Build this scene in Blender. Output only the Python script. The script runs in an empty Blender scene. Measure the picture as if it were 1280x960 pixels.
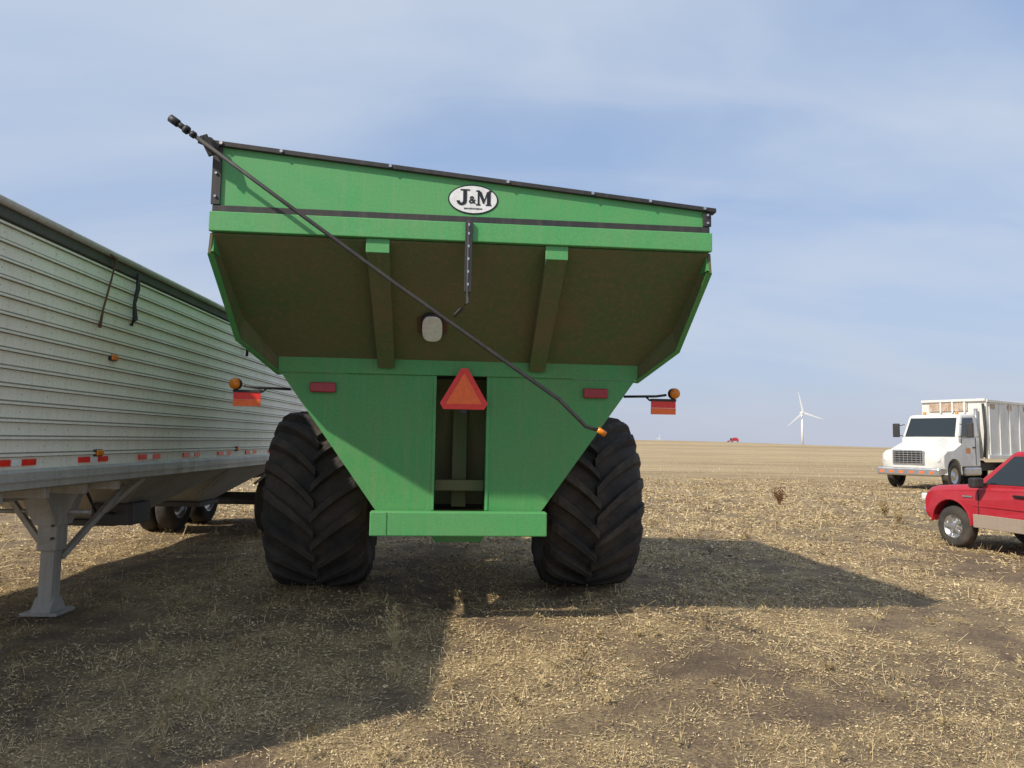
import bpy, bmesh, math, random
import numpy as np
from mathutils import Vector, Matrix
random.seed(7); rng=np.random.default_rng(7)
scene=bpy.context.scene
col=scene.collection

# ---------------------------------------------------------------- helpers
def link(o,parent=None):
    col.objects.link(o)
    if parent: o.parent=parent
    return o
def empty(name,loc,rz=0,scale=1):
    e=bpy.data.objects.new(name,None); e.location=loc; e.rotation_euler=(0,0,math.radians(rz)); e.scale=(scale,)*3
    e.empty_display_size=.2
    return link(e)
def mesh(name,verts,faces,mat,parent=None,smooth=False,bevel=0,recalc=True):
    me=bpy.data.meshes.new(name)
    me.from_pydata([tuple(v) for v in verts],[],faces)
    bm=bmesh.new(); bm.from_mesh(me)
    if recalc: bmesh.ops.recalc_face_normals(bm,faces=bm.faces)
    bm.to_mesh(me); bm.free()
    if smooth:
        for p in me.polygons: p.use_smooth=True
    if mat: me.materials.append(mat)
    o=bpy.data.objects.new(name,me); link(o,parent)
    if bevel:
        m=o.modifiers.new('b','BEVEL'); m.width=bevel; m.segments=2; m.limit_method='ANGLE'; m.angle_limit=math.radians(25)
    return o
BF=[(0,1,2,3),(7,6,5,4),(0,4,5,1),(1,5,6,2),(2,6,7,3),(3,7,4,0)]
def box(name,lo,hi,mat,parent=None,bevel=.004):
    x0,y0,z0=lo;x1,y1,z1=hi
    v=[(x0,y0,z0),(x1,y0,z0),(x1,y1,z0),(x0,y1,z0),(x0,y0,z1),(x1,y0,z1),(x1,y1,z1),(x0,y1,z1)]
    return mesh(name,v,BF,mat,parent,bevel=bevel)
def prism(name,pts,axis,a,b,mat,parent=None,bevel=0,smooth=False):
    n=len(pts); v=[]
    for c in (a,b):
        for p in pts:
            if axis=='y': v.append((p[0],c,p[1]))
            elif axis=='x': v.append((c,p[0],p[1]))
            else: v.append((p[0],p[1],c))
    f=[tuple(range(n)),tuple(range(2*n-1,n-1,-1))]+[(i,(i+1)%n,n+(i+1)%n,n+i) for i in range(n)]
    return mesh(name,v,f,mat,parent,bevel=bevel,smooth=smooth)
def beam(name,p0,p1,w,h,mat,parent=None,up=(0,0,1),bevel=.004):
    p0=Vector(p0);p1=Vector(p1);d=(p1-p0).normalized();u=Vector(up)
    s=d.cross(u).normalized();u=s.cross(d).normalized()
    v=[]
    for p in (p0,p1):
        for a,b in((-1,-1),(1,-1),(1,1),(-1,1)): v.append(p+s*a*w/2+u*b*h/2)
    return mesh(name,v,BF,mat,parent,bevel=bevel)
def tube(name,pts,r,mat,parent=None,n=10):
    pts=[Vector(p) for p in pts]; v=[];f=[]
    rs=r if isinstance(r,(list,tuple)) else [r]*len(pts)
    for i,p in enumerate(pts):
        d=(pts[min(i+1,len(pts)-1)]-pts[max(i-1,0)]).normalized()
        a=Vector((0,0,1)) if abs(d.z)<.9 else Vector((1,0,0))
        s=d.cross(a).normalized();u=s.cross(d)
        for k in range(n):
            t=2*math.pi*k/n; v.append(p+(s*math.cos(t)+u*math.sin(t))*rs[i])
    for i in range(len(pts)-1):
        for k in range(n): f.append((i*n+k,i*n+(k+1)%n,(i+1)*n+(k+1)%n,(i+1)*n+k))
    f.append(tuple(range(n)));f.append(tuple(range((len(pts)-1)*n,len(pts)*n)))
    o=mesh(name,v,f,mat,parent)
    for p in o.data.polygons: p.use_smooth=len(p.vertices)==4
    return o
def lathe(name,prof,center,axis,mat,parent=None,n=64,closed=False):
    v=[];f=[];m=len(prof)
    for k in range(n):
        t=2*math.pi*k/n;c,s=math.cos(t),math.sin(t)
        for a,r in prof:
            if axis=='x': v.append((center[0]+a,center[1]+r*c,center[2]+r*s))
            elif axis=='y': v.append((center[0]+r*c,center[1]+a,center[2]+r*s))
            else: v.append((center[0]+r*c,center[1]+r*s,center[2]+a))
    for k in range(n):
        k2=(k+1)%n
        for i in range(m-1): f.append((k*m+i,k*m+i+1,k2*m+i+1,k2*m+i))
    return mesh(name,v,f,mat,parent,smooth=True)
def join_meshes(name,parts,mat,parent):
    v=[];f=[]
    for pv,pf in parts:
        o=len(v); v+=pv; f+=[tuple(i+o for i in q) for q in pf]
    return mesh(name,v,f,mat,parent)

# ---------------------------------------------------------------- materials
def newmat(name):
    m=bpy.data.materials.new(name); m.use_nodes=True
    nt=m.node_tree; b=nt.nodes['Principled BSDF']
    return m,nt,b
def N(nt,t,**k):
    n=nt.nodes.new(t)
    for a,v in k.items(): setattr(n,a,v)
    return n
def noise(nt,scale,detail=4,vec=None,rough=.55):
    n=N(nt,'ShaderNodeTexNoise'); n.inputs['Scale'].default_value=scale; n.inputs['Detail'].default_value=detail
    n.inputs['Roughness'].default_value=rough
    if vec: nt.links.new(vec,n.inputs['Vector'])
    return n
def mapping(nt,sc,out='Object'):
    tc=N(nt,'ShaderNodeTexCoord'); mp=N(nt,'ShaderNodeMapping'); mp.inputs['Scale'].default_value=sc
    nt.links.new(tc.outputs[out],mp.inputs['Vector']); return mp.outputs['Vector']
def ramp(nt,fac,stops):
    r=N(nt,'ShaderNodeValToRGB'); nt.links.new(fac,r.inputs['Fac'])
    e=r.color_ramp.elements
    while len(e)<len(stops): e.new(.5)
    for i,(p,c) in enumerate(stops):
        e[i].position=p; e[i].color=c if len(c)==4 else (*c,1)
    return r.outputs['Color']
def mix(nt,fac,a,b,mode='MIX'):
    m=N(nt,'ShaderNodeMix',data_type='RGBA',blend_type=mode)
    if isinstance(fac,(int,float)): m.inputs[0].default_value=fac
    else: nt.links.new(fac,m.inputs[0])
    for s,i in((a,6),(b,7)):
        if isinstance(s,tuple): m.inputs[i].default_value=(*s[:3],1)
        else: nt.links.new(s,m.inputs[i])
    return m.outputs[2]
def bump(nt,b,h,strength=.3,dist=.01):
    n=N(nt,'ShaderNodeBump'); n.inputs['Strength'].default_value=strength; n.inputs['Distance'].default_value=dist
    nt.links.new(h,n.inputs['Height']); nt.links.new(n.outputs['Normal'],b.inputs['Normal'])
g=lambda v:(v,v,v)
def paint(name,base,dust=(.22,.18,.11),amt=.35,rough=.45,metal=0,scale=2.2,streak=True,spec=.5,bmp=.0):
    m,nt,b=newmat(name)
    v=mapping(nt,(1,1,1)); n1=noise(nt,scale,6,v,.65)
    f1=ramp(nt,n1.outputs['Fac'],[(.38,g(0)),(.78,g(amt))])
    c=mix(nt,f1,base,dust)
    if streak:
        v2=mapping(nt,(14,14,.7)); n2=noise(nt,1.5,4,v2)
        f2=ramp(nt,n2.outputs['Fac'],[(.48,g(0)),(.75,g(amt*.9))])
        c=mix(nt,f2,c,dust)
    v3=mapping(nt,(1,1,1)); n3=noise(nt,60,3,v3)
    f3=ramp(nt,n3.outputs['Fac'],[(.3,g(.88)),(.7,g(1.06))])
    c=mix(nt,1.0,c,f3,'MULTIPLY')
    nt.links.new(c,b.inputs['Base Color'])
    rr=ramp(nt,n1.outputs['Fac'],[(.3,g(rough)),(.7,g(min(1,rough+.3)))])
    nt.links.new(rr,b.inputs['Roughness'])
    b.inputs['Metallic'].default_value=metal
    b.inputs['Specular IOR Level'].default_value=spec
    if bmp: bump(nt,b,noise(nt,7,3,v).outputs['Fac'],bmp,.01)
    return m
green=paint('green_paint',(.060,.31,.085),(.20,.29,.13),.42,.42,bmp=.12)
green_hi=paint('green_paint_clean',(.078,.35,.105),(.20,.31,.15),.34,.4)
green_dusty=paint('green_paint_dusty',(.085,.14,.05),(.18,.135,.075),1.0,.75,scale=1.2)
black=paint('black_metal',(.022,.022,.024),(.12,.1,.08),.3,.5)
tarp=paint('black_tarp',(.02,.02,.022),(.1,.09,.07),.4,.7,streak=False)
white=paint('white_paint',(.76,.76,.73),(.42,.36,.25),.35,.4)
trailer_white=paint('trailer_aluminium_white',(.86,.85,.77),(.62,.56,.41),.42,.34,metal=.0,scale=.9)
groove_shade=paint('trailer_groove_shade',(.30,.28,.22),(.16,.13,.09),.6,.6)  # dark joint lines, with the shade beside the ribs put into their colour
alu=paint('weathered_aluminium',(.50,.49,.46),(.28,.24,.17),.5,.45,metal=.35)
darksteel=paint('dark_steel',(.07,.07,.07),(.14,.12,.09),.6,.6)
rubber=paint('rubber',(.046,.044,.042),(.17,.135,.10),.65,.85,scale=3,streak=False,spec=.25,bmp=.3)
red=paint('red_paint',(.42,.014,.03),(.3,.18,.12),.15,.25,streak=False)
beige=paint('beige_paint',(.36,.29,.23),(.25,.2,.13),.4,.4)
rust=paint('rust',(.36,.20,.11),(.62,.58,.50),.9,.8,scale=5)
chrome=paint('chrome',(.6,.6,.6),(.3,.26,.2),.3,.2,metal=.9)
def flat(name,c,rough=.5,metal=0,em=None):
    m,nt,b=newmat(name)
    v=mapping(nt,(1,1,1)); n=noise(nt,25,4,v)
    f=ramp(nt,n.outputs['Fac'],[(.3,g(.85)),(.7,g(1.05))])
    nt.links.new(mix(nt,1.0,c,f,'MULTIPLY'),b.inputs['Base Color'])
    b.inputs['Roughness'].default_value=rough; b.inputs['Metallic'].default_value=metal
    return m
m_or=flat('orange_fluorescent',(1.0,.17,.03),.45); m_rd=flat('red_reflective',(.85,.035,.02),.3)
m_rdd=flat('red_lens',(.36,.016,.022),.25)
m_amb=flat('amber_lens',(.75,.22,.01),.2); m_wht=flat('white_label',(.8,.8,.78),.4); m_blk=flat('black_print',(.01,.01,.01),.5)
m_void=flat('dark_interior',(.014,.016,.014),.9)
m_glass,nt,b=newmat('window_glass'); b.inputs['Base Color'].default_value=(.02,.028,.032,1); b.inputs['Roughness'].default_value=.06; b.inputs['Specular IOR Level'].default_value=.6
m_lamp=flat('lamp_lens',(.75,.76,.76),.12)
m_brown=flat('brown_plate',(.13,.07,.04),.8)

# ---------------------------------------------------------------- ground
def gh(x,y):
    z=.012*np.sin(2.1*x+.7*y)+.010*np.sin(1.3*x-2.7*y+1)+.006*np.sin(6.3*x+1.1*y)+.005*np.sin(4.7*y-3.1*x+2)+.003*np.sin(13*x+3*y)*np.sin(11*y-2*x)
    r=np.sqrt(x*x+y*y); z=z*np.clip(1-(r-20)/60,0,1)
    z=z+4.6*np.exp(-((x-140)/170)**2-((y-700)/200)**2)+3.0*np.exp(-((x+500)/400)**2-((y-900)/250)**2)
    return z
def patch(x,y):
    wx=x+.35*np.sin(1.9*y+.6*x)+.15*np.sin(5.1*y); wy=y+.3*np.sin(2.3*x+1)+.12*np.sin(6.7*x)
    return (np.sin(1.7*wx+.5*wy+1)*.7+np.sin(.9*wx-1.9*wy)*.7+np.sin(3.1*wx+2.3*wy+2)*.9+np.sin(5.3*wx-4.1*wy)*.9+np.sin(9.1*wx+7.7*wy)*.8+np.sin(2.3*wx+.2*wy)*.7)/3.6
tx=np.linspace(-1,1,381); ty=np.linspace(0,1,420)
xs=np.sinh(tx*8.4)*1.35; xs=xs*(5200/xs.max())
ys=-8+np.sinh(ty*7.6)*(6000/np.sinh(7.6))
X,Y=np.meshgrid(xs,ys); Z=gh(X,Y)
V=np.stack([X.ravel(),Y.ravel(),Z.ravel()],1)
nx,ny=len(xs),len(ys)
idx=np.arange(nx*ny).reshape(ny,nx)
F=np.stack([idx[:-1,:-1].ravel(),idx[:-1,1:].ravel(),idx[1:,1:].ravel(),idx[1:,:-1].ravel()],1)
pv_=patch(X,Y).ravel()*np.clip(1-(np.hypot(X,Y).ravel()-14)/20,0,1)*.5+.5
def fastmesh(name,V,F,mat,colors=None):
    me=bpy.data.meshes.new(name); k=F.shape[1]
    me.vertices.add(len(V)); me.vertices.foreach_set('co',V.astype(np.float32).ravel())
    me.loops.add(F.size); me.loops.foreach_set('vertex_index',F.astype(np.int32).ravel())
    me.polygons.add(len(F)); me.polygons.foreach_set('loop_start',np.arange(0,F.size,k,dtype=np.int32))
    me.polygons.foreach_set('loop_total',np.full(len(F),k,dtype=np.int32))
    me.update(calc_edges=True); me.validate()
    if colors is not None:
        ca=me.color_attributes.new('Col','FLOAT_COLOR','POINT'); ca.data.foreach_set('color',colors.astype(np.float32).ravel())
    me.materials.append(mat)
    o=bpy.data.objects.new(name,me); link(o); return o
def math_(op,a,b_):
    n=N(nt,'ShaderNodeMath',operation=op)
    for i,s in enumerate((a,b_)):
        if isinstance(s,(int,float)): n.inputs[i].default_value=s
        else: nt.links.new(s,n.inputs[i])
    return n.outputs[0]
mg,nt,b=newmat('stubble_soil')
v=mapping(nt,(1,1,1))
nA=noise(nt,.35,4,v,.6); nB=noise(nt,2.6,5,v,.65); nC=noise(nt,42,5,v,.75)
vs=mapping(nt,(.9,.12,1)); nS=noise(nt,1.0,4,vs)
vcn=N(nt,'ShaderNodeVertexColor'); vcn.layer_name='Col'; spc=N(nt,'ShaderNodeSeparateColor'); nt.links.new(vcn.outputs['Color'],spc.inputs[0])
s1=math_('ADD',math_('MULTIPLY',nA.outputs['Fac'],.18),math_('MULTIPLY',nB.outputs['Fac'],.24))
s2=math_('ADD',s1,math_('MULTIPLY',nC.outputs['Fac'],.36)); s3=math_('ADD',s2,math_('MULTIPLY',nS.outputs['Fac'],.12))
s3=math_('ADD',s3,math_('MULTIPLY',spc.outputs[0],.12))
c=ramp(nt,s3,[(.40,(.115,.084,.060)),(.475,(.20,.145,.095)),(.54,(.37,.275,.15)),(.63,(.60,.46,.25))])
tc=N(nt,'ShaderNodeTexCoord'); ln=N(nt,'ShaderNodeVectorMath',operation='LENGTH'); nt.links.new(tc.outputs['Object'],ln.inputs[0])
mr=N(nt,'ShaderNodeMapRange'); nt.links.new(ln.outputs['Value'],mr.inputs['Value']); mr.inputs['From Min'].default_value=8; mr.inputs['From Max'].default_value=45; mr.inputs['To Max'].default_value=.85
vf=mapping(nt,(.05,.30,1)); nF=noise(nt,1,8,vf,.78)
cf=ramp(nt,nF.outputs['Fac'],[(.36,(.27,.195,.11)),(.48,(.43,.325,.185)),(.62,(.57,.44,.255))])
c=mix(nt,mr.outputs[0],c,cf)
# broad paddock bands far away
vg=mapping(nt,(.0012,.009,1)); nG=noise(nt,1,4,vg,.6)
fg=ramp(nt,nG.outputs['Fac'],[(.38,g(.78)),(.6,g(1.05))])
c=mix(nt,1.0,c,fg,'MULTIPLY')
nt.links.new(c,b.inputs['Base Color']); b.inputs['Roughness'].default_value=.95; b.inputs['Specular IOR Level'].default_value=.15
hh=math_('ADD',math_('MULTIPLY',nC.outputs['Fac'],.6),math_('MULTIPLY',nB.outputs['Fac'],.8))
bump(nt,b,hh,.8,.03)
gr=fastmesh('stubble_field_ground',V,F,mg,np.stack([pv_,pv_,pv_,np.ones_like(pv_)],1))
for p in gr.data.polygons: p.use_smooth=True

ms,nt,b=newmat('straw'); at=N(nt,'ShaderNodeVertexColor'); at.layer_name='Col'
nt.links.new(at.outputs['Color'],b.inputs['Base Color']); b.inputs['Roughness'].default_value=.8; b.inputs['Specular IOR Level'].default_value=.2
def litter(name,n,y0,y1,upright=False):
    d=y0*np.exp(rng.random(n)*math.log(y1/y0)); ang=(rng.random(n)*2-1)*.80
    x=d*np.tan(ang); y=d
    keep=(patch(x,y)+rng.normal(0,.32,n))>-.16
    x=x[keep];y=y[keep];d=d[keep];n=len(x)
    sc=np.clip(d/5,.75,4.5)
    if upright:
        L=(.03+.08*rng.random(n))*np.clip(d/8,.8,1.8); W=.0018*sc
        th=rng.random(n)*6.28; lean=rng.normal(0,.45,(n,2))
        z=gh(x,y)
        dx,dy=np.cos(th)*W,np.sin(th)*W
        A=np.stack([x-dx,y-dy,z-.005],1);B=np.stack([x+dx,y+dy,z-.005],1)
        T=np.stack([x+lean[:,0]*L,y+lean[:,1]*L,z+L],1)
        C=T+np.stack([dx,dy,0*dx],1)*.6; D=T-np.stack([dx,dy,0*dx],1)*.6
    else:
        husk=rng.random(n)<.60
        L=np.where(husk,.004+.008*rng.random(n),.012+.05*rng.random(n)**2)*sc; W=np.where(husk,.0028+.0045*rng.random(n),.0011+.0011*rng.random(n))*sc
        th=rng.random(n)*6.28; tl=rng.normal(0,.22,n); rl=rng.normal(0,.35,n)
        z=gh(x,y)+.003+rng.random(n)*.012
        ax=np.stack([np.cos(th)*np.cos(tl),np.sin(th)*np.cos(tl),np.sin(tl)],1)*L[:,None]
        bx=np.stack([-np.sin(th)*np.cos(rl),np.cos(th)*np.cos(rl),np.sin(rl)],1)*W[:,None]
        P=np.stack([x,y,z],1)
        A=P-ax-bx*.5;B=P+ax*.8-bx;C=P+ax+bx*.6;D=P-ax*.7+bx
    V=np.stack([A,B,C,D],1).reshape(-1,3); F=np.arange(4*n).reshape(n,4)
    base=np.array([[.55,.41,.21],[.64,.50,.28],[.45,.33,.17],[.30,.21,.12],[.70,.56,.33]])
    c=base[rng.integers(0,5,n)]*(.75+.4*rng.random((n,1)))
    c4=np.concatenate([c,np.ones((n,1))],1); c4=np.repeat(c4,4,0)
    return fastmesh(name,V,F,ms,c4)
litter('straw_litter',400000,2.0,34)
litter('stubble_stalks',26000,2.4,110,True)

wv=[];wf=[];wc=[]
def weed(x,y,h,nst,col_):
    z0=float(gh(np.array(x),np.array(y)))
    for s in range(nst):
        a=random.random()*6.28; sp=random.uniform(.1,.5)*h; px_,py_,pz=x+random.uniform(-.03,.03),y+random.uniform(-.03,.03),z0
        hh_=h*random.uniform(.5,1); seg=5
        for i in range(seg+1):
            t=i/seg; w=.002*(1-t*.6)*(1+.2*y)
            cx,cy,cz=px_+math.cos(a)*sp*t**1.6,py_+math.sin(a)*sp*t**1.6,pz+hh_*t
            wv.extend([(cx-w,cy,cz),(cx+w,cy,cz)]); wc.extend([col_,col_])
            k=len(wv)
            if i: wf.append((k-4,k-3,k-1,k-2))
            if i>1:
                for q in range(2):
                    b_=random.random()*6.28; l=random.uniform(.015,.035)*(1+y/12); ex,ey,ez=cx+math.cos(b_)*l,cy+math.sin(b_)*l,cz+random.uniform(0,.04)
                    k=len(wv); ww=.0022*(1+y/8)
                    wv.extend([(cx,cy,cz),((cx+ex)/2+ww,(cy+ey)/2,(cz+ez)/2+ww),(ex,ey,ez),((cx+ex)/2-ww,(cy+ey)/2,(cz+ez)/2-ww)]); wc.extend([col_]*4); wf.append((k,k+1,k+2,k+3))
for x,y,h,n_,k in [(-.92,5.9,.26,10,0),(-.86,5.6,.20,9,0),(-1.75,4.3,.19,9,0),(-2.0,4.5,.14,7,0),(-1.85,4.0,.14,7,0),(7.3,19.5,.5,26,1),(8.6,16.5,.42,26,2),(8.8,13.6,.35,22,2),(8.1,15.0,.25,14,2),(1.2,6.0,.10,5,0),(-.75,4.9,.15,7,0),(-2.6,5.4,.14,6,0),(-.6,3.6,.1,6,0)]:
    weed(x,y,h,n_,[(.46,.37,.20,1),(.20,.11,.055,1),(.34,.25,.13,1)][k])
for i in range(190):
    y=random.uniform(2.6,16); x=random.uniform(-.75,.75)*y
    weed(x,y,random.uniform(.03,.09),random.randint(2,4),random.choice([(.40,.31,.16,1),(.28,.21,.11,1),(.46,.37,.2,1)]))
fastmesh('dry_weeds',np.array(wv),np.array(wf),ms,np.array(wc))

cv=[];cf_=[]
ico=bmesh.new(); bmesh.ops.create_icosphere(ico,subdivisions=1,radius=1); iv=[v_.co.copy() for v_ in ico.verts]; if_=[tuple(v_.index for v_ in f.verts) for f in ico.faces]; ico.free()
for i in range(2600):
    y=2.3*math.exp(random.random()*math.log(6)); x=random.uniform(-.8,.8)*y; r=random.uniform(.003,.013)*(1+y/12)
    z=float(gh(np.array(x),np.array(y))); k=len(cv)
    for q in iv: cv.append((x+q.x*r*random.uniform(.7,1.4),y+q.y*r*random.uniform(.7,1.4),z+q.z*r*.6))
    cf_+= [tuple(j+k for j in f) for f in if_]
fastmesh('soil_clods',np.array(cv),np.array(cf_),flat('clod_soil',(.19,.145,.10),.95))

# ---------------------------------------------------------------- grain cart
CS=.94
C=empty('grain_cart',(-.338,5.156,.096),5.39,CS)
W=1.95; ZL,ZR=3.83,3.49
prism('rear_upper_panel',[(-W,3.147),(W,3.147),(W,ZR),(-W,ZL)],'y',0,.02,green_hi,C)
box('rear_band_channel',(-W-.01,-.045,3.147),(W+.01,-.001,3.298),green_hi,C,.006)
box('rear_black_strip',(-W,-.014,3.30),(W,-.001,3.355),black,C,.002)
def topz(x): return ZL+(ZR-ZL)*(x+W)/(2*W)
mesh('rear_top_rim',[(-W-.02,-.035,topz(-W)-.012),(W+.05,-.035,topz(W)-.016),(W+.05,.05,topz(W)-.016),(-W-.02,.05,topz(-W)-.012),
  (-W-.02,-.035,topz(-W)+.026),(W+.05,-.035,topz(W)+.018),(W+.05,.05,topz(W)+.018),(-W-.02,.05,topz(-W)+.026)],BF,black,C,bevel=.004)
box('corner_plate_left',(-W-.012,-.020,3.36),(-W+.055,-.002,ZL-.02),black,C,.002)
box('corner_plate_right',(W-.055,-.020,3.36),(W+.012,-.002,ZR-.02),black,C,.002)
bolts=[]
def bolt(x,z,y=-.03,r=.010):
    n=8;v=[];
    for yy in(y,y-.012):
        for k in range(n): v.append((x+r*math.cos(k*math.pi/4),yy,z+r*math.sin(k*math.pi/4)))
    f=[tuple(range(n,2*n))]+[(k,(k+1)%n,n+(k+1)%n,n+k) for k in range(n)]
    bolts.append((v,f))
for x in (-1.9,-1.45,-.62,.30,.98,1.45,1.9): bolt(x,topz(x)+.006,-.035,.013)
for z in(3.42,3.6,3.76): bolt(-W+.02,z,-.02)
for z in(3.385,3.45): bolt(W-.02,z,-.02)
join_meshes('bolts',bolts,chrome,C)
L=4.9
prism('side_wall_left',[(-.0,3.0),(L,3.0),(L,ZL),(0.021,ZL),(.021,3.14)],'x',-W,-W+.02,green,C)
prism('side_wall_right',[(-.0,3.0),(L,3.0),(L,ZR),(0.021,ZR),(.021,3.14)],'x',W-.02,W,green,C)
prism('front_wall',[(-W+.021,2.98),(W-.021,2.98),(W-.021,ZR),(-W+.021,ZL)],'y',L-.02,L,green,C)
mesh('tarp_cover',[(-W,.02,ZL-.02),(W,.02,ZR-.02),(W,L,ZR-.02),(-W,L,ZL-.02),(0,.02,(ZL+ZR)/2+.0),(0,L,(ZL+ZR)/2+.02)],[(0,4,5,3),(4,1,2,5)],tarp,C)
def slopez(v): return 3.147-.684*v
HR=[(-1.93,.03,3.128),(1.93,.03,3.128),(1.93,L-.03,3.02),(-1.93,L-.03,3.02)]
LR=[(-.95,1.62,2.06),(.95,1.62,2.06),(.95,4.1,2.06),(-.95,4.1,2.06)]
BR=[(-.72,1.9,.95),(.72,1.9,.95),(.72,3.8,.95),(-.72,3.8,.95)]
CR=[(-.3,2.2,.62),(.3,2.2,.62),(.3,3.1,.62),(-.3,3.1,.62)]
vv_=HR+LR+BR+CR; ff=[]
for r in range(3):
    for i in range(4): ff.append((r*4+i,r*4+(i+1)%4,r*4+4+(i+1)%4,r*4+4+i))
ff.append((12,13,14,15))
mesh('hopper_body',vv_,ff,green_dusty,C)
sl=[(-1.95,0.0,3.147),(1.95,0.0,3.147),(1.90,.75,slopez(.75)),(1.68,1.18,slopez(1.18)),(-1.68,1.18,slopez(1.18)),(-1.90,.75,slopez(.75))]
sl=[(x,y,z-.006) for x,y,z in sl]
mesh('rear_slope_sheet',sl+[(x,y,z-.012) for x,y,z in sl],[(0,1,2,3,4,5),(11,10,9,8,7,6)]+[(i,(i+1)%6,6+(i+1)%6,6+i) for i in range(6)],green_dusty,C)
for s,nm in((-1,'left'),(1,'right')):
    A=[(1.96,-.0,3.14),(1.91,.75,slopez(.75)),(1.69,1.19,slopez(1.18))]
    B=[(1.97,.0,2.98),(1.95,.74,2.43),(1.69,1.19,2.18)]
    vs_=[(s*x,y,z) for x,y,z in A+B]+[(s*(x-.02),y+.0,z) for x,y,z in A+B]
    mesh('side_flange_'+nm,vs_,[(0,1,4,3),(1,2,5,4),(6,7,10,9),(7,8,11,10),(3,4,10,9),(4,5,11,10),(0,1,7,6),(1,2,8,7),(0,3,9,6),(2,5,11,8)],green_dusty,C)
    vs_=[(s*x,y-.005,z) for x,y,z in B]+[(s*(x-.045),y-.005,z+.004) for x,y,z in B]
    vs_+=[(a,b_,c_-.008) for a,b_,c_ in vs_]
    mesh('flange_lip_'+nm,vs_,[(0,1,4,3),(1,2,5,4),(6,7,10,9),(7,8,11,10),(0,1,7,6),(1,2,8,7),(3,4,10,9),(4,5,11,10)],green,C)
    x=s*.70
    v8=[(x-.085,-.002,3.146),(x+.085,-.002,3.146),(x+.075,1.17,slopez(1.18)-.01),(x-.075,1.17,slopez(1.18)-.01),
        (x-.085,-.002,3.03),(x+.085,-.002,3.03),(x+.075,1.12,slopez(1.12)-.13),(x-.075,1.12,slopez(1.12)-.13)]
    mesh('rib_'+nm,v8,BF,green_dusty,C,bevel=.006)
    box('rib_cap_'+nm,(x-.09,-.018,3.035),(x+.09,-.004,3.146),green_hi,C,.004)
    prism('lower_panel_'+nm,[(s*1.66,2.2),(s*.235,2.2),(s*.235,.95),(s*.765,.95)],'y',1.18,1.19,green,C)
    beam('panel_edge_'+nm,(s*1.655,1.215,2.2),(s*.765,1.215,.96),.05,.012,green,C,up=(s*1,0,-.7))
    box('opening_jamb_'+nm,(min(s*.235,s*.25),1.19,.95),(max(s*.235,s*.25),1.34,2.2),green,C,.002)
    box('opening_lip_'+nm,(min(s*.237,s*.262),1.172,.955),(max(s*.237,s*.262),1.179,2.198),green_hi,C,.002)
    box('panel_reflector_'+nm,(s*1.27-.115,1.135,2.02),(s*1.27+.115,1.178,2.11),m_rdd,C,.008)
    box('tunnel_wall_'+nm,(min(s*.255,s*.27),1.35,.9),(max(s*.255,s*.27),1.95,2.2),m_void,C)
    tube('lamp_arm_'+nm,[(s*1.62,1.45,2.06),(s*1.95,1.45,2.07),(s*2.05,1.44,2.085)],.013,black,C)
    tube('lamp_arm_hook_'+nm,[(s*1.85,1.45,2.06),(s*1.88,1.45,2.03),(s*1.98,1.45,2.035)],.010,black,C)
    lathe('marker_lamp_housing_'+nm,[(-.03,.0),(-.03,.052),(.03,.056),(.03,0)],(s*2.13,1.44,2.10),'y',black,C,24)
    lathe('marker_lamp_'+nm,[(-.052,0),(-.050,.02),(-.042,.042),(-.028,.052)],(s*2.13,1.44,2.10),'y',m_amb,C,24)
    xc=s*2.02
    box('flag_holder_'+nm,(xc-.13,1.43,2.02),(xc+.13,1.46,2.045),black,C,.002)
    box('flag_red_'+nm,(xc-.125,1.437,1.955),(xc+.125,1.45,2.02),m_rd,C,.0)
    box('flag_orange_'+nm,(xc-.125,1.434,1.89),(xc+.125,1.453,1.953),m_or,C,.0)
box('panel_top_strip',(-1.68,1.155,2.2),(1.68,1.179,2.345),green,C,.005)
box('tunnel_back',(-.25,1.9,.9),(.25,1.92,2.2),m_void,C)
box('tunnel_post',(-.07,1.6,.95),(.07,1.7,2.19),green_dusty,C)
box('tunnel_crossbar',(-.234,1.4,1.12),(.234,1.5,1.22),green_dusty,C)
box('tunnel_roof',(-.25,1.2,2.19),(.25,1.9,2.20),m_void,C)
box('bumper_beam',(-.80,1.03,.735),(.80,1.165,.952),green_hi,C,.010)
for x in(-.655,): box('bumper_seam',(x-.004,1.024,.74),(x+.004,1.031,.948),green,C,0)
prism('sump',[(-.22,.62),(.22,.62),(.30,.74),(-.30,.74)],'y',1.5,1.9,green,C)
box('frame_rail_left',(-.78,1.2,.78),(-.64,4.5,.94),green_dusty,C); box('frame_rail_right',(.64,1.2,.78),(.78,4.5,.94),green_dusty,C)
box('axle',(-1.45,3.07,.80),(1.45,3.27,1.0),darksteel,C,.01)
prism('tongue',[(-.7,4.5),(.7,4.5),(.14,7.2),(-.14,7.2)],'z',.62,.82,green,C)
tube('unload_auger',[(-.6,4.6,.9),(-1.6,5.5,2.6)],.22,green,C,20)
tube('pole_bracket',[(-.0,-.065,3.30),(.0,-.065,2.72),(.0,-.07,2.66),(-.05,-.085,2.60),(-.10,-.10,2.545)],.014,black,C,8)
box('pole_bracket_channel',(-.028,-.075,2.74),(.028,-.046,3.30),black,C,.003)
for z in(2.80,2.9,3.0,3.1,3.2,3.27): box('bracket_hole_%d'%int(z*100),(-.007,-.079,z-.010),(.007,-.0755,z+.010),chrome,C,0)
nrm=Vector((0,-.565,-.825)); tdir=Vector((0,.825,-.565))
def slp(u,v,off): return Vector((u,v,slopez(v)-.018))+nrm*off
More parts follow.
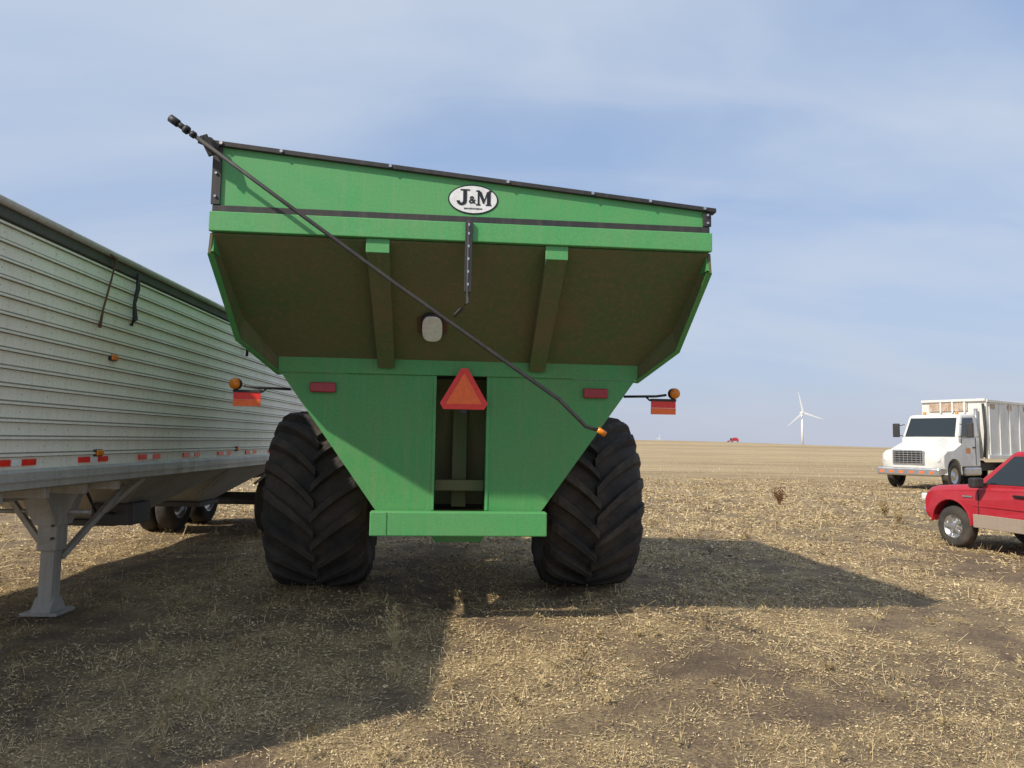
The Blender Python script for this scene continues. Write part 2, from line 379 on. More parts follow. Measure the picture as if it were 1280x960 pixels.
def oval(name,u,v,ru,rv,off,th,mat,p=2.0,n=32):
    a=[];
    for o_ in(off,off+th):
        for k in range(n):
            t=2*math.pi*k/n;c_,s_=math.cos(t),math.sin(t)
            a.append(slp(u,v,o_)+Vector((1,0,0))*ru*abs(c_)**(2/p)*(1 if c_>0 else -1)+tdir*rv*abs(s_)**(2/p)*(1 if s_>0 else -1))
    mesh(name,a,[tuple(range(n)),tuple(range(n,2*n))]+[(k,(k+1)%n,n+(k+1)%n,n+k) for k in range(n)],mat,C,bevel=.004)
oval('work_lamp_plate',-.28,.76,.135,.12,.0,.006,m_brown,6); oval('work_lamp_bezel',-.28,.76,.096,.165,.008,.035,black,3.2); oval('work_lamp_lens',-.28,.76,.088,.155,.044,.014,m_lamp,3)
P0=Vector((-2.16,-.16,3.90)); P1=Vector((1.03,-.14,1.69))
Pp=[P0+(P1-P0)*t for t in (0,.25,.5,.75,.90)]
for i,sag in enumerate((0,.01,.015,.0,-.01)): Pp[i].z-=sag
tube('crank_pole',Pp+[P1+Vector((-.11,0,.03)),P1],.0155,black,C,10)
tube('crank_pole_tip',[P1+Vector((-.02,0,.01)),P1+Vector((.04,0,-.028))],.022,m_amb,C,10)
dd=(P1-P0).normalized()
for i,(a_,b_,r_) in enumerate([(-.09,-.02,.030),(-.03,.05,.022),(.04,.07,.032),(.10,.13,.026)]):
    tube('pole_joint_%d'%i,[P0+dd*a_,P0+dd*b_],r_,black,C,10)
beam('pole_support_arm',(-1.93,-.03,3.80),(-2.02,-.15,3.80),.05,.04,black,C)
beam('pole_hook',(-2.0,-.14,3.84),(-1.93,-.12,3.70),.03,.06,black,C)
tube('tarp_roll_end',[(-1.98,-.06,3.83),(-1.98,L,3.83)],.035,tarp,C,12)
def ctri(name,R,cut,y0,y1,mat,cx=.02,cz=2.03):
    pts=[]
    for k in range(3):
        a=math.pi/2+k*2*math.pi/3; d=Vector((math.cos(a),math.sin(a))); t=Vector((-d.y,d.x))
        for s in(-1,1): pts.append((cx+d.x*R-t.x*s*cut*-1,cz+(d.y*R+t.y*s*cut)))
    return prism(name,pts,'y',y0,y1,mat,C)
ctri('slow_vehicle_triangle_border',.235,.032,1.075,1.08,m_rd)
ctri('slow_vehicle_triangle_center',.185,.004,1.070,1.074,m_or)
box('triangle_mount',(-.01,1.085,1.85),(.05,1.10,2.2),black,C,.002)
def disc(name,cx,cz,a,b_,y0,y1,mat,n=48):
    return prism(name,[(cx+a*math.cos(2*math.pi*k/n),cz+b_*math.sin(2*math.pi*k/n)) for k in range(n)],'y',y0,y1,mat,C)
bcx,bcz=.03,3.495
disc('badge_rim',bcx,bcz,.198,.120,-.004,-.001,m_blk); disc('badge_face',bcx,bcz,.187,.109,-.007,-.0045,m_wht)
def glyph(name,pts): prism(name,[(bcx-.012+x*.80,bcz+.006+z*.84) for x,z in pts],'y',-.010,-.0075,m_blk,C)
glyph('letter_j_stem',[(-.085,.075),(-.048,.075),(-.048,-.022),(-.085,-.022)])
glyph('letter_j_serif',[(-.112,.088),(-.02,.088),(-.02,.0755),(-.112,.0755)])
ho=[(-.098+.05*math.cos(t),-.0225+.045*math.sin(t)) for t in np.linspace(0,-math.pi,12)]
hi_=[(-.101+.016*math.cos(t),-.0225+.020*math.sin(t)) for t in np.linspace(-math.pi,0,8)]
glyph('letter_j_hook',ho+hi_)
glyph('letter_m',[(.058,-.05),(.058,.07),(.094,.07),(.124,-.005),(.15,.07),(.186,.07),(.186,-.05),(.150,-.05),(.150,.03),(.122,-.045),(.112,-.045),(.076,.035),(.076,-.05)])
for x0_,x1_,z_ in((.042,.092,-.0625),(.138,.2,-.0625)): glyph('letter_m_foot_%d'%int(x0_*1000),[(x0_,z_),(x1_-.006,z_),(x1_-.006,z_+.012),(x0_,z_+.012)])
for x0_,x1_ in((.042,.080),(.165,.196)): glyph('letter_m_top_%d'%int(x0_*1000),[(x0_,.0705),(x1_,.0705),(x1_,.082),(x0_,.082)])
def text(name,body,size,x,z,mat,bold=.006):
    cu=bpy.data.curves.new(name,'FONT'); cu.body=body; cu.size=size; cu.extrude=.0008; cu.offset=bold; cu.align_x='CENTER'
    cu.materials.append(mat); o=bpy.data.objects.new(name,cu); link(o,C); o.location=(x,-.009,z); o.rotation_euler=(math.pi/2,0,0)
text('badge_ampersand','&',.085,bcx-.008,bcz-.032,m_blk,.002)
text('badge_small_print','MANUFACTURING',.017,bcx,bcz-.080,m_blk,.0003)

def big_tyre(name,cx,cy,cz,R):
    k=R/.95
    prof=[(-.36,.42),(-.45,.50),(-.505,.64),(-.51,.72),(-.49,.79),(-.445,.84),(-.3,.865),(0,.875),(.3,.865),(.445,.84),(.49,.79),(.51,.72),(.505,.64),(.45,.50),(.36,.42)]
    lathe(name+'_carcass',[(a*k,r*k) for a,r in prof],(cx,cy,cz),'x',rubber,C,96)
    parts=[];n=19
    xs_=[-.02,.08,.20,.32,.41,.47,.515]; rb=[.86,.86,.85,.84,.82,.78,.70]; rt=[.946,.955,.952,.945,.93,.89,.785]
    for s in(-1,1):
        for i in range(n):
            a0=(i+(.5 if s>0 else 0))*2*math.pi/n; v=[]
            for x,b0,t0 in zip(xs_,rb,rt):
                xx=max(x,0)
                off=.46*(xx/.5)**.75
                w=.050+.050*xx
                for da,rr in((-w*1.15,b0),(-w*.80,t0),(w*.80,t0),(w*1.15,b0)):
                    a=a0+off+da; v.append((cx+s*x*k,cy-rr*k*math.cos(a),cz+rr*k*math.sin(a)))
            f=[]
            for j in range(len(xs_)-1):
                for q in range(3): f.append((j*4+q,j*4+q+1,j*4+5+q,j*4+4+q))
            f+= [(0,1,2,3),tuple(range(len(v)-4,len(v)))]
            parts.append((v,f))
    o=join_meshes(name+'_lugs',parts,rubber,C)
    m=o.modifiers.new('b','BEVEL'); m.width=.007; m.segments=2; m.limit_method='ANGLE'; m.angle_limit=math.radians(35)
    lathe(name+'_rim',[(-.36,.43),(-.33,.40),(-.1,.38),(-.02,.2),(-.02,.0)],(cx,cy,cz),'x',chrome,C,48)
    lathe(name+'_rim_back',[(.36,.43),(.33,.40),(.1,.38),(.0,.2),(.0,.0)],(cx,cy,cz),'x',chrome,C,48)
big_tyre('tyre_left',-1.515,3.17,.9085,1.0106); big_tyre('tyre_right',1.535,3.17,.9085,1.0106)

# ---------------------------------------------------------------- hopper trailer
TSC=.94; GZ=-.102
T=empty('hopper_trailer',(-3.26,0,.096),1.6,TSC)
y0,y1=2.35,16.4; TW=2.7
zb,zt=1.335,3.10; pitch=.1261; pr=[]; z=zb
while z<zt-.01:
    pr+= [(0,z),(0,z+pitch*.70),(.020,z+pitch*.75),(.020,z+pitch*.88),(0,z+pitch*.90)]; z+=pitch
pr.append((0,zt))
def wall(name,sgn,x):
    vs_=[];
    for (a,zz) in pr: vs_+= [(x+sgn*a,y0,zz),(x+sgn*a,y1,zz)]
    o=mesh(name,vs_,[(2*i,2*i+1,2*i+3,2*i+2) for i in range(len(pr)-1)],trailer_white,T)
    o.data.materials.append(groove_shade)
    for p in o.data.polygons:
        if p.index%5 in(1,4): p.material_index=1
    return o
wall('side_wall_near',1,0); wall('side_wall_far',-1,-TW)
riv=[]
for yy in np.arange(y0+.15,y1,.305):
    for i,zz in enumerate(np.arange(zb+pitch*.35,zt,pitch)):
        s=.005; riv.append(([(0.0,yy-s,zz-s),(0.0,yy+s,zz-s),(0.0,yy+s,zz+s),(0.0,yy-s,zz+s),(.006,yy,zz)],[(0,1,4),(1,2,4),(2,3,4),(3,0,4)]))
join_meshes('rivets',riv,alu,T)
box('top_rail_near',(-.06,y0,3.10),(.035,y1,3.19),darksteel,T,.01); box('top_rail_far',(-TW-.035,y0,3.10),(-TW+.06,y1,3.19),darksteel,T,.01)
tp=[(.04+.0,3.19),(.045,3.225)]+[(-TW/2+ (TW/2+.02)*math.cos(t),3.225+.20*math.sin(t)) for t in np.linspace(.1,math.pi-.1,14)]+[(-TW-.045,3.225),(-TW-.04,3.19)]
prism('roll_tarp',tp,'y',y0+.0,y1,tarp,T)
tube('tarp_tube',[(.05,y0-.1,3.21),(.05,y1,3.21)],.03,alu,T,10)
prism('lower_rail_near',[(.015,1.335),(.03,1.31),(.03,1.19),(-.03,1.17),(-.08,1.17),(-.08,1.335)],'y',y0,y1,alu,T)
prism('lower_rail_far',[(-TW-.015,1.335),(-TW-.03,1.31),(-TW-.03,1.19),(-TW+.03,1.17),(-TW+.08,1.17),(-TW+.08,1.335)],'y',y0,y1,alu,T)
box('rail_lip',(.03,y0,1.245),(.042,y1,1.262),alu,T,0)
box('end_wall_front',(-TW,y0,1.17),(-.001,y0+.03,3.10),trailer_white,T); box('end_wall_rear',(-TW,y1-.03,1.17),(-.001,y1,3.10),trailer_white,T)
box('floor',(-TW+.08,y0+.03,1.18),(-.085,y1-.03,1.22),alu,T)
def hop(name,a,b_):
    m_=(a+b_)/2
    v=[(-TW+.1,a,1.18),(-.1,a,1.18),(-.1,b_,1.18),(-TW+.1,b_,1.18),(-TW/2-.45,m_-.3,.62),(-TW/2+.45,m_-.3,.62),(-TW/2+.45,m_+.3,.62),(-TW/2-.45,m_+.3,.62)]
    mesh(name,v,BF,alu,T)
    box(name+'_gate',(-TW/2-.5,m_-.36,.55),(-TW/2+.5,m_+.36,.615),darksteel,T)
hop('hopper_front',7.5,9.9); hop('hopper_rear',9.9,12.3)
for x in(-.95,-TW+.95): box('frame_beam_%d'%int(-x*100),(x-.06,y0+.4,.98),(x+.06,7.5,1.175),alu,T); box('rear_frame_%d'%int(-x*100),(x-.06,12.3,.85),(x+.06,16.0,1.0),darksteel,T)
for yy in np.arange(3.6,7.4,.55): box('crossmember_%d'%int(yy*100),(-TW+.1,yy-.03,1.08),(-.1,yy+.03,1.175),alu,T)
ly=6.90
for i,x in enumerate((-.69,-TW+.69)):
    prism('leg_gusset_%d'%i,[(ly-.42,1.165),(ly+.38,1.165),(ly+.12,.74),(ly-.12,.74)],'x',x+.095,x+.11,alu,T,bevel=.003)
    prism('leg_cross_gusset_%d'%i,[(x-.34,1.16),(x+.34,1.16),(x+.12,.74),(x-.12,.74)],'y',ly-.105,ly-.093,alu,T,bevel=.003)
    box('leg_outer_%d'%i,(x-.09,ly-.09,.50),(x+.09,ly+.09,1.16),alu,T,.008); box('leg_inner_%d'%i,(x-.065,ly-.065,GZ+.10),(x+.065,ly+.065,.55),alu,T,.006)
    box('leg_foot_%d'%i,(x-.17,ly-.15,GZ+.015),(x+.17,ly+.15,GZ+.045),alu,T,.004); prism('leg_foot_bracket_%d'%i,[(ly-.13,GZ+.045),(ly+.13,GZ+.045),(ly+.05,GZ+.17),(ly-.05,GZ+.17)],'x',x-.09,x+.09,alu,T)
    beam('leg_brace_%d'%i,(x+.05,ly+.07,.42),(x+.3,ly+.85,1.15),.06,.05,alu,T); beam('leg_side_brace_%d'%i,(x-.05*(1 if i==0 else -1),ly,.50),(-TW/2+(.15 if i==0 else -.15),ly,1.1),.05,.05,alu,T)
for i,z_ in enumerate((.62,.74,.86,.98)): tube('leg_bolt_%d'%i,[(-.63,ly-.10,z_),(-.63,ly-.118,z_)],.014,darksteel,T,8)
tube('leg_cross_shaft',[(-TW+.5,ly,.86),(-.35,ly,.86)],.022,alu,T)
box('air_tank_box',(-.95,8.0,.60),(-.5,8.45,.84),darksteel,T,.02)
tube('air_tank',[(-1.0,9.0,.86),(-1.0,9.8,.86)],.13,darksteel,T,16)
tube('air_hose',[(-.6,7.2,1.1),(-.62,7.5,.8),(-.7,8.1,.72),(-.8,8.8,.9),(-.9,9.6,.75)],.015,black,T,8)
for yy in(7.55,9.9,12.25):
    beam('hopper_strut_%d'%int(yy*100),(-.15,yy,1.16),(-.55,yy,.8),.04,.04,alu,T)
def wheel(name,cx,cy,R,w,parent,axis='x',rimmat=None,sgn=1,cz=None):
    if cz is None: cz=R
    pf=[(-w/2+.02,R*.56),(-w/2,R*.7),(-w/2+.01,R*.88),(-w/2+.035,R*.97),(-w*.2,R),(w*.2,R),(w/2-.035,R*.97),(w/2-.01,R*.88),(w/2,R*.7),(w/2-.02,R*.56)]
    lathe(name+'_tyre',pf,(cx,cy,cz),axis,rubber,parent,48)
    rp=[(w/2-.02,R*.57),(w/2-.03,R*.53),(w/2-.07,R*.50),(w/2-.08,R*.30),(w/2-.03,R*.24),(w/2-.02,R*.12),(w/2-.02,0)]
    lathe(name+'_rim',[(a*sgn,r) for a,r in rp],(cx,cy,cz),axis,rimmat or alu,parent,32)
    lathe(name+'_rim_in',[(-a*sgn*.6,r) for a,r in rp],(cx,cy,cz),axis,darksteel,parent,24)
for i,yy in enumerate((13.0,14.3)):
    for j,x in enumerate((-.18,-.50,-TW+.5,-TW+.18)):
        wheel('wheel_%d%d'%(i,j),x,yy,.53,.28,T,'x',chrome,1 if j%2==0 else -1,cz=.53+GZ)
    tube('axle_%d'%i,[(-TW+.2,yy,.45),(-.2,yy,.45)],.065,darksteel,T)
box('mudflap',(-.7,15.1,.25),(-.05,15.12,1.0),tarp,T,0)
yy=5.0
while yy<15.6:
    for a,mm in((0,m_rd),(.17,m_wht),(.29,m_rd)):
        l={0:.16,.17:.11,.29:.16}[a]
        box('tape_%d_%d'%(int(yy*100),int(a*100)),(.0,yy+a,1.362),(.0135,yy+a+l,1.408),mm,T,0)
    yy+=1.02
for (yy,zz) in((6.45,2.30),(6.3,1.44),(9.75,1.44),(12.8,1.44)):
    box('side_marker_base_%d_%d'%(int(yy*100),int(zz*10)),(.0,yy-.06,zz-.03),(.02,yy+.06,zz+.03),black,T,.004); box('side_marker_%d_%d'%(int(yy*100),int(zz*10)),(.02,yy-.05,zz-.025),(.04,yy+.05,zz+.025),m_amb,T,.008)
tube('tarp_strap',[(.06,6.72,3.14),(.055,6.74,3.0),(.05,6.70,2.85),(.05,6.73,2.7),(.03,6.70,2.64)],[.014,.022,.016,.026,.020],black,T,8)
tube('tarp_rope',[(.05,6.10,3.22),(.08,6.28,3.17),(.05,6.26,2.95),(.045,6.18,2.7),(.045,6.14,2.53)],[.008,.015,.009,.009,.015],m_brown,T,8)
tube('tarp_strap_rear',[(.06,9.85,3.1),(.055,9.86,2.9),(.05,9.84,2.72)],[.02,.015,.02],black,T,8)
tube('tarp_strap_end',[(.06,13.0,3.1),(.05,13.02,2.75)],.018,black,T,8)

# ---------------------------------------------------------------- vehicles
def facequad(name,q,u0,u1,v0,v1,off,mat,parent):
    q=[Vector(p) for p in q]; n=(q[1]-q[0]).cross(q[3]-q[0]).normalized()
    def bl(u,v): return (q[0]*(1-u)+q[1]*u)*(1-v)+(q[3]*(1-u)+q[2]*u)*v+n*off
    a=[bl(u0,v0),bl(u1,v0),bl(u1,v1),bl(u0,v1)]
    b_=[p-n*(off*.8) for p in a]
    mesh(name,a+b_,[(0,1,2,3),(0,1,5,4),(1,2,6,5),(2,3,7,6),(3,0,4,7)],mat,parent,bevel=.0)
def arc(cx,r,cz,n=10,a0=0,a1=math.pi):
    return [(cx+r*math.cos(a0+(a1-a0)*i/n),cz+r*math.sin(a0+(a1-a0)*i/n)) for i in range(n+1)]
def loft_body(name,prof,fn,mat,parent,ts=(-1,-.965,-.91,-.82,-.7,-.5,0,.5,.7,.82,.91,.965,1)):
    vb=[];n_=len(prof)
    for t in ts:
        for x,z in prof: vb.append(fn(x,z,t))
    fb=[tuple(range(n_)),tuple(range((len(ts)-1)*n_,len(ts)*n_))]+[(j*n_+i,j*n_+(i+1)%n_,(j+1)*n_+(i+1)%n_,(j+1)*n_+i) for j in range(len(ts)-1) for i in range(n_)]
    ob=mesh(name,vb,fb,mat,parent)
    for p in ob.data.polygons: p.use_smooth=len(p.vertices)==4
    ob.modifiers.new('es','EDGE_SPLIT').split_angle=math.radians(32)
    return ob

R_=empty('pickup_truck',(8.05,11.95,0),102,.87)
prof=[(.74,.50),(.80,.60),(.81,.84),(.79,.98),(.70,1.07),(.45,1.12),(.05,1.155),(-.42,1.19),(-2.5,1.20),(-2.55,1.25),(-4.62,1.27),(-4.68,1.2),(-4.68,.62),(-4.6,.5)]
prof+=[(-3.5-.46,.46)]+arc(-3.5,.45,.45,10,math.pi,0)+[(-3.04,.42),(-.49,.42)]+arc(0,.45,.45,10,math.pi,0)+[(.5,.46)]
def body_pt(x,z,t):
    a=abs(t); e=max(0,a-.82)/.18
    if z>.9: z=z-.10*e**2*(1 if x>-2.5 else .3)
    if x>.4: x=x-.20*(a**3)*min(1,(x-.4)/.4)
    w=.985-.035*e*(z>1.0)-.03*(z<.55)
    return (x,t*w,z)
loft_body('body',prof,body_pt,red,R_)
box('inner_block',(-4.5,-.78,.5),(.6,.78,1.0),m_void,R_,0)
hb,ht=.92,.72
gv=[(-.42,-hb,1.14),(-.42,hb,1.14),(-2.48,hb,1.16),(-2.48,-hb,1.16),(-1.15,-ht,1.80),(-1.15,ht,1.80),(-2.3,ht,1.83),(-2.3,-ht,1.83)]
mesh('cab',gv,BF,red,R_,bevel=.05)
prism('roof_crown',[(-2.28,1.80),(-1.17,1.78),(-1.3,1.845),(-1.7,1.87),(-2.15,1.86)],'y',-.62,.62,red,R_,bevel=.03)
lq=[gv[1],gv[2],gv[6],gv[5]]
facequad('side_window_front',lq,.10,.50,.10,.86,.012,m_glass,R_); facequad('side_window_rear',lq,.55,.92,.10,.86,.012,m_glass,R_)
facequad('windshield',[gv[0],gv[1],gv[5],gv[4]],.05,.95,.06,.92,.012,m_glass,R_)
facequad('rear_window',[gv[2],gv[3],gv[7],gv[6]],.1,.9,.1,.85,.012,m_glass,R_)
facequad('side_window_right',[gv[3],gv[0],gv[4],gv[7]],.1,.9,.1,.86,.012,m_glass,R_)
for x in(-.62,-1.72,-2.5): box('door_seam_%d'%int(-x*100),(x-.006,.975,.50),(x+.006,.988,1.10),m_blk,R_,0)
box('rocker_trim',(-3.02,.955,.42),(-.50,.992,.66),beige,R_,.01); box('rocker_trim_rear',(-4.6,.955,.50),(-3.98,.992,.68),beige,R_,.01)
box('door_moulding',(-3.0,.98,.80),(-.5,.995,.825),red,R_,.003)
for i,x in enumerate((-1.45,-2.3)): box('door_handle_%d'%i,(x-.11,.98,1.02),(x+.11,1.015,1.06),m_blk,R_,.008)
for s in(-1,1):
    box('mirror_%d'%(s+1),(-.80,s*1.13-.11,1.14),(-.66,s*1.13+.11,1.32),black,R_,.03); beam('mirror_arm_%d'%(s+1),(-.73,s*.90,1.2),(-.73,s*1.08,1.2),.05,.05,black,R_)
    for nm,cx in(('front',0),('rear',-3.5)):
        wheel(nm+'_wheel_%d'%(s+1),cx,s*.84,.38,.25,R_,'y',chrome,s)
        fl=arc(cx,.47,.44,14,0,math.pi); fi=arc(cx,.435,.44,14,math.pi,0)
        prism('fender_flare_%s_%d'%(nm,s+1),fl+fi,'y',min(s*.95,s*1.0),max(s*.95,s*1.0),red,R_,bevel=.01)
        for k in range(5):
            a=k*2*math.pi/5
            beam('spoke_%s_%d_%d'%(nm,s+1,k),(cx+.04*math.cos(a),s*.93,.38+.04*math.sin(a)),(cx+.20*math.cos(a),s*.945,.38+.20*math.sin(a)),.05,.02,chrome,R_,up=(0,1,0))
    box('headlight_%d'%(s+1),(.54,s*.74-.19,.80),(.77,s*.74+.21,.95),m_lamp,R_,.04)
box('front_bumper',(.62,-.86,.50),(.84,.86,.68),chrome,R_,.05); box('grille',(.78,-.5,.76),(.83,.5,.96),m_blk,R_,.01)
box('rear_bumper',(-4.8,-.9,.5),(-4.66,.9,.68),chrome,R_,.02)
box('fender_badge',(-.50,.985,.95),(-.28,.993,.98),chrome,R_,0)

# white feed truck
S=empty('white_box_truck',(16.35,28.4,0),214,1.04)
box('chassis',(-8.2,-.45,.65),(.8,.45,.95),darksteel,S)
hp=[(1.0,.78),(1.06,.95),(1.05,1.25),(1.0,1.42),(.88,1.56),(.5,1.70),(0,1.82),(-.62,1.98),(-.70,.92),(-.58,.84)]+arc(0,.60,.56,12,math.pi,0)[0:]+[(.64,.72)]
def hood_pt(x,z,t):
    a=abs(t); e=min(1,max(0,(a-.55)/.25)); e=e*e*(3-2*e); e2=max(0,a-.91)/.09
    if z>1.3: z=z-e*(z-1.3)*.62*(1-.45*max(0,min(1,-x/.6)))-.05*e2**2
    if x>.5: x=x-.30*a**4*min(1,(x-.5)/.4)
    return (x,t*1.13,z)
loft_body('hood',hp,hood_pt,white,S)
box('engine_block',(-.6,-.7,.6),(.6,.7,1.25),m_void,S,0)
cab=[(-.55,-1.08,.85),(-.55,1.08,.85),(-2.25,1.08,.85),(-2.25,-1.08,.85),(-.55,-1.05,1.95),(-.55,1.05,1.95),(-2.25,1.06,1.95),(-2.25,-1.06,1.95)]
mesh('cab_lower',cab,BF,white,S,bevel=.05)
cu_=[(-.55,-1.05,1.93),(-.55,1.05,1.93),(-2.25,1.06,1.93),(-2.25,-1.06,1.93),(-.98,-.95,2.82),(-.98,.95,2.82),(-2.22,.97,2.90),(-2.22,-.97,2.90)]
mesh('cab_upper',cu_,BF,white,S,bevel=.09)
facequad('windshield',[cu_[0],cu_[1],cu_[5],cu_[4]],.06,.94,.05,.86,.015,m_glass,S)
facequad('side_window_left',[cu_[1],cu_[2],cu_[6],cu_[5]],.12,.72,.06,.84,.015,m_glass,S)
facequad('side_window_right',[cu_[3],cu_[0],cu_[4],cu_[7]],.28,.88,.06,.84,.015,m_glass,S)
for x in(-.72,-1.85): box('door_seam_%d'%int(-x*100),(x-.01,1.075,.9),(x+.01,1.09,1.95),m_blk,S,0)
box('door_handle',(-1.8,1.08,1.55),(-1.6,1.11,1.6),m_blk,S,.005); box('door_decal',(-1.4,1.082,1.35),(-1.1,1.088,1.55),m_amb,S,0)
box('bumper',(.95,-1.14,.50),(1.18,1.14,.80),chrome,S,.06)
for i in range(6): box('bumper_stripe_%d'%i,(1.18,-1.0+i*.36,.60),(1.184,-.86+i*.36,.68),m_or,S,0)
box('grille_frame',(1.03,-.58,.92),(1.09,.58,1.46),chrome,S,.05); box('grille_mesh',(1.09,-.52,.97),(1.098,.52,1.41),m_blk,S,0)
for i in range(5): box('grille_bar_%d'%i,(1.098,-.52,1.01+i*.085),(1.106,.52,1.03+i*.085),chrome,S,0)
for i in range(7): box('grille_vbar_%d'%i,(1.0985,-.475+i*.155,.97),(1.104,-.46+i*.155,1.41),chrome,S,0)
for s in(-1,1):
    lathe('headlamp_%d'%(s+1),[(-.10,.20),(.02,.19),(.07,.15),(.10,.08),(.11,0)],(.84,s*.86,1.10),'x',m_lamp,S,24)
    box('mirror_%d'%(s+1),(-.80,s*1.36-.13,1.95),(-.70,s*1.36+.13,2.50),black,S,.03); beam('mirror_arm_%d'%(s+1),(-.75,s*1.02,2.45),(-.75,s*1.30,2.4),.03,.03,black,S); beam('mirror_arm2_%d'%(s+1),(-.75,s*1.05,1.98),(-.75,s*1.30,2.05),.03,.03,black,S)
    wheel('front_wheel_%d'%(s+1),0,s*1.0,.52,.28,S,'y',chrome,s)
    for x in(-5.4,-6.7): wheel('rear_wheel_%d_%d'%(s+1,int(-x*10)),x,s*.95,.52,.5,S,'y',chrome,s)
    box('fuel_tank_%d'%(s+1),(-2.3,s*.85-.25,.5),(-1.0,s*.85+.25,.84),chrome,S,.08)
    lathe('roof_beacon_%d'%(s+1),[(0,.06),(.1,.05),(.12,0)],(-1.5,s*.6,2.86),'z',m_amb,S,16)
prism('box_body',[(-2.55,1.15),(-2.55,3.45),(-8.3,3.55),(-8.3,1.15)],'y',-1.22,1.22,white,S,bevel=.02)
for i in range(7): box('box_rib_%d'%i,(-2.75-i*.9,1.22,1.3),(-2.70-i*.9,1.255,3.36),white,S,.01)
box('box_top_rail',(-8.3,1.22,3.36),(-2.5,1.275,3.46),white,S,.01); box('box_bottom_rail',(-8.3,1.22,1.15),(-2.5,1.28,1.3),white,S,.01)
box('box_front_hatch',(-2.55,-.9,3.02),(-2.50,.55,3.36),rust,S,.01); box('box_front_frame',(-2.56,-1.2,3.40),(-2.46,1.2,3.5),white,S,.01)
for i,y_ in enumerate((-.45,0,.45)): box('hatch_bar_%d'%i,(-2.50,y_-.03,2.95),(-2.47,y_+.03,3.40),white,S,.005)
for i in range(3): box('rust_patch_%d'%i,(-3.25-i*1.5,1.222,3.1),(-2.85-i*1.5,1.226,3.3),rust,S,0)
tube('exhaust_stack',[(-2.38,.9,1.0),(-2.38,.9,3.1)],.07,chrome,S,12)
tube('hydraulic_hose',[(-2.4,1.15,1.2),(-2.42,1.2,2.2),(-2.4,1.15,3.3)],.05,black,S,8)

# ---------------------------------------------------------------- wind turbines
mturb=flat('turbine_white',(.80,.80,.80),.5)
def turbine(x,y,hub,bl,rot):
    E=empty('wind_turbine',(x,y,0),0)
    tube('tower',[(0,0,0),(0,0,hub*.5),(0,0,hub)],[2.6,2.1,1.5],mturb,E,16)
    beam('nacelle',(0,-4,hub+1.5),(0,7,hub+1.5),4,4,mturb,E,bevel=.5)
    lathe('hub',[(-7,0),(-6,1.4),(-4,2.0),(-4,0)],(0,0,hub+1.5),'y',mturb,E,16)
    for k in range(3):
        a=math.radians(rot+120*k); d=Vector((math.cos(a),0,math.sin(a))); t=Vector((-d.z,0,d.x)); o=Vector((0,-5,hub+1.5)); v=[]
        for r,w in((1,1.1),(6,2.0),(bl*.5,1.3),(bl,.4)):
            for q in((-1,-.3),(1,-.3),(.6,.3),(-.6,.3)): v.append(o+d*r+t*w*q[0]+Vector((0,q[1],0)))
        f=[(j*4+q,j*4+(q+1)%4,j*4+4+(q+1)%4,j*4+4+q) for j in range(3) for q in range(4)]+[(0,1,2,3),(12,13,14,15)]
        mesh('blade_%d'%k,v,f,mturb,E)
turbine(612,1500,70,44,102); turbine(1160,5600,45,32,80)

D=empty('combine_harvester',(205,655,float(gh(np.array(205.),np.array(655.)))),160)
prism('body',[(-3.5,1.2),(2,1.2),(2.6,2.0),(2.4,3.2),(.6,3.5),(-2.8,3.5),(-3.6,2.8)],'y',-1.5,1.5,red,D,bevel=.1)
mesh('cab',[(2.3,-1,1.8),(3.8,-1,1.8),(3.8,1,1.8),(2.3,1,1.8),(2.3,-1,3.7),(4.0,-1,3.7),(4.0,1,3.7),(2.3,1,3.7)],BF,m_glass,D,bevel=.1)
prism('grain_tank',[(-2,3.5),(1.5,3.5),(2.1,4.2),(-2.6,4.2)],'y',-1.6,1.6,red,D)
prism('header',[(5.0,.3),(6.6,.2),(6.2,1.0),(5.0,1.5)],'y',-5,5,red,D); beam('feeder',(2.6,0,1.6),(5.2,0,.8),1.4,.8,red,D)
for s in(-1,1): wheel('front_wheel_%d'%(s+1),2.2,s*1.9,1.0,.8,D,'y',beige,s); wheel('rear_wheel_%d'%(s+1),-2.8,s*1.6,.65,.5,D,'y',beige,s)

# ---------------------------------------------------------------- light & sky
SK,SM=.90,.68
d=Vector((SK,SM,-1.0))
sl_=bpy.data.lights.new('sun','SUN'); sl_.energy=4.5; sl_.angle=math.radians(1.0); sl_.color=(1,.92,.79)
so=bpy.data.objects.new('sun',sl_); so.rotation_euler=d.to_track_quat('-Z','Y').to_euler(); so.location=(-20,-10,30); link(so)
w=bpy.data.worlds.new('World'); scene.world=w; w.use_nodes=True; nt=w.node_tree
bg=nt.nodes['Background']; bg.inputs['Strength'].default_value=.15
sky=N(nt,'ShaderNodeTexSky'); sky.sky_type='NISHITA'; sky.sun_disc=False
sky.sun_elevation=math.atan(1/math.hypot(SK,SM)); sky.sun_rotation=math.atan2(-SK,-SM)%(2*math.pi)
sky.air_density=1.0; sky.dust_density=1.5; sky.ozone_density=1.2
tc=N(nt,'ShaderNodeTexCoord'); sp=N(nt,'ShaderNodeSeparateXYZ'); nt.links.new(tc.outputs['Generated'],sp.inputs[0])
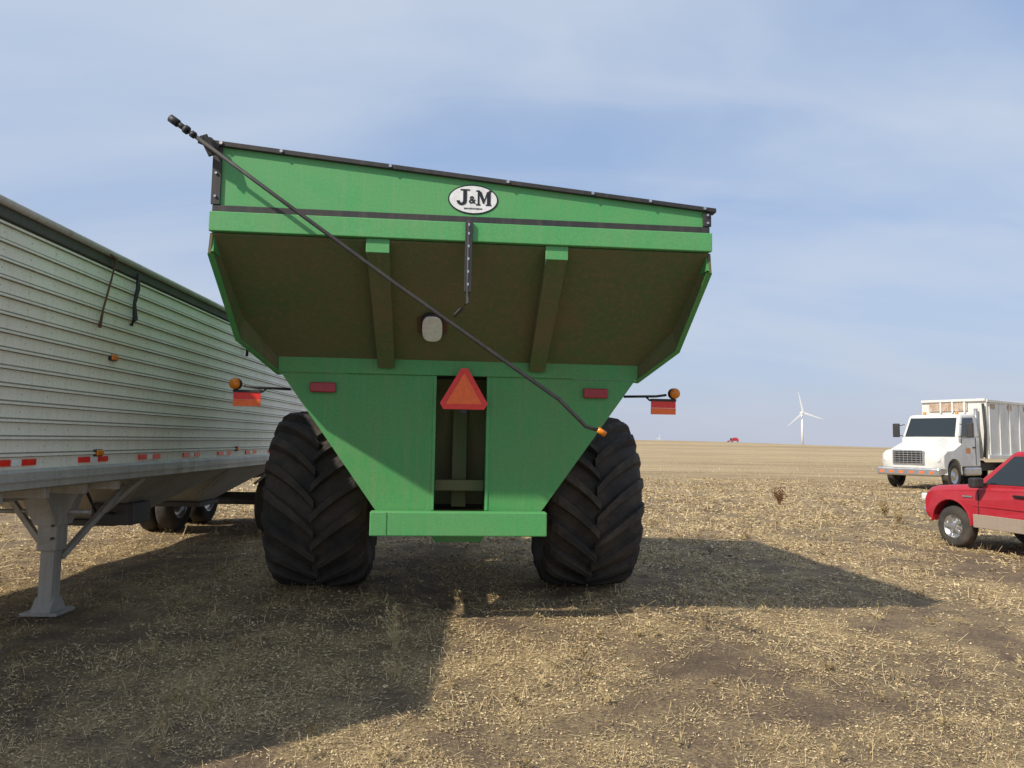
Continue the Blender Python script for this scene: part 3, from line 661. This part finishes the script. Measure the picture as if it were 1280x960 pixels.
def M(op,a,b_=0.0,cl=False):
    n=N(nt,'ShaderNodeMath',operation=op,use_clamp=cl)
    for i,s in enumerate((a,b_)):
        if isinstance(s,(int,float)): n.inputs[i].default_value=s
        else: nt.links.new(s,n.inputs[i])
    return n.outputs[0]
zc=M('MAXIMUM',sp.outputs['Z'],0.0); den=M('ADD',zc,.30)
cx=M('DIVIDE',sp.outputs['X'],den); cy=M('DIVIDE',sp.outputs['Y'],den)
cb=N(nt,'ShaderNodeCombineXYZ'); nt.links.new(cx,cb.inputs[0]); nt.links.new(cy,cb.inputs[1])
def cloud(rot,sc,loc,scale,det,dist,lo,hi,amt):
    mp=N(nt,'ShaderNodeMapping'); mp.inputs['Rotation'].default_value=(0,0,math.radians(rot)); mp.inputs['Scale'].default_value=sc; mp.inputs['Location'].default_value=loc
    nt.links.new(cb.outputs[0],mp.inputs['Vector'])
    n1=noise(nt,scale,det,mp.outputs[0],.5); n1.inputs['Distortion'].default_value=dist
    return ramp(nt,n1.outputs['Fac'],[(lo,g(0)),(hi,g(amt))])
c1=cloud(-40,(.7,1.0,1),(2.3,.8,0),1.25,5,.4,.36,.68,.80)
c2=cloud(-50,(.6,2.4,1),(5.0,1.0,0),1.4,6,.8,.48,.80,.40)
c=mix(nt,.68,sky.outputs[0],(2.55,3.5,5.3))
c=mix(nt,c1,c,(4.1,4.6,5.35))
c=mix(nt,c2,c,(4.6,4.9,5.5))
hz=M('POWER',M('SUBTRACT',1.0,zc),7.0,True)
hz=M('MULTIPLY',hz,.88)
c=mix(nt,hz,c,(3.55,3.75,4.4))
nt.links.new(c,bg.inputs['Color'])

cam=bpy.data.cameras.new('camera'); cam.sensor_width=36; cam.lens=890/1280*36; cam.clip_end=12000; cam.clip_start=.05
co=bpy.data.objects.new('camera',cam); link(co)
co.matrix_world=Matrix.Translation((0,0,1.6))@Matrix.Rotation(math.radians(90+4.59),4,'X')@Matrix.Rotation(math.radians(.92),4,'Z')
scene.camera=co
scene.view_settings.view_transform='Standard'; scene.view_settings.look='None'; scene.view_settings.exposure=0
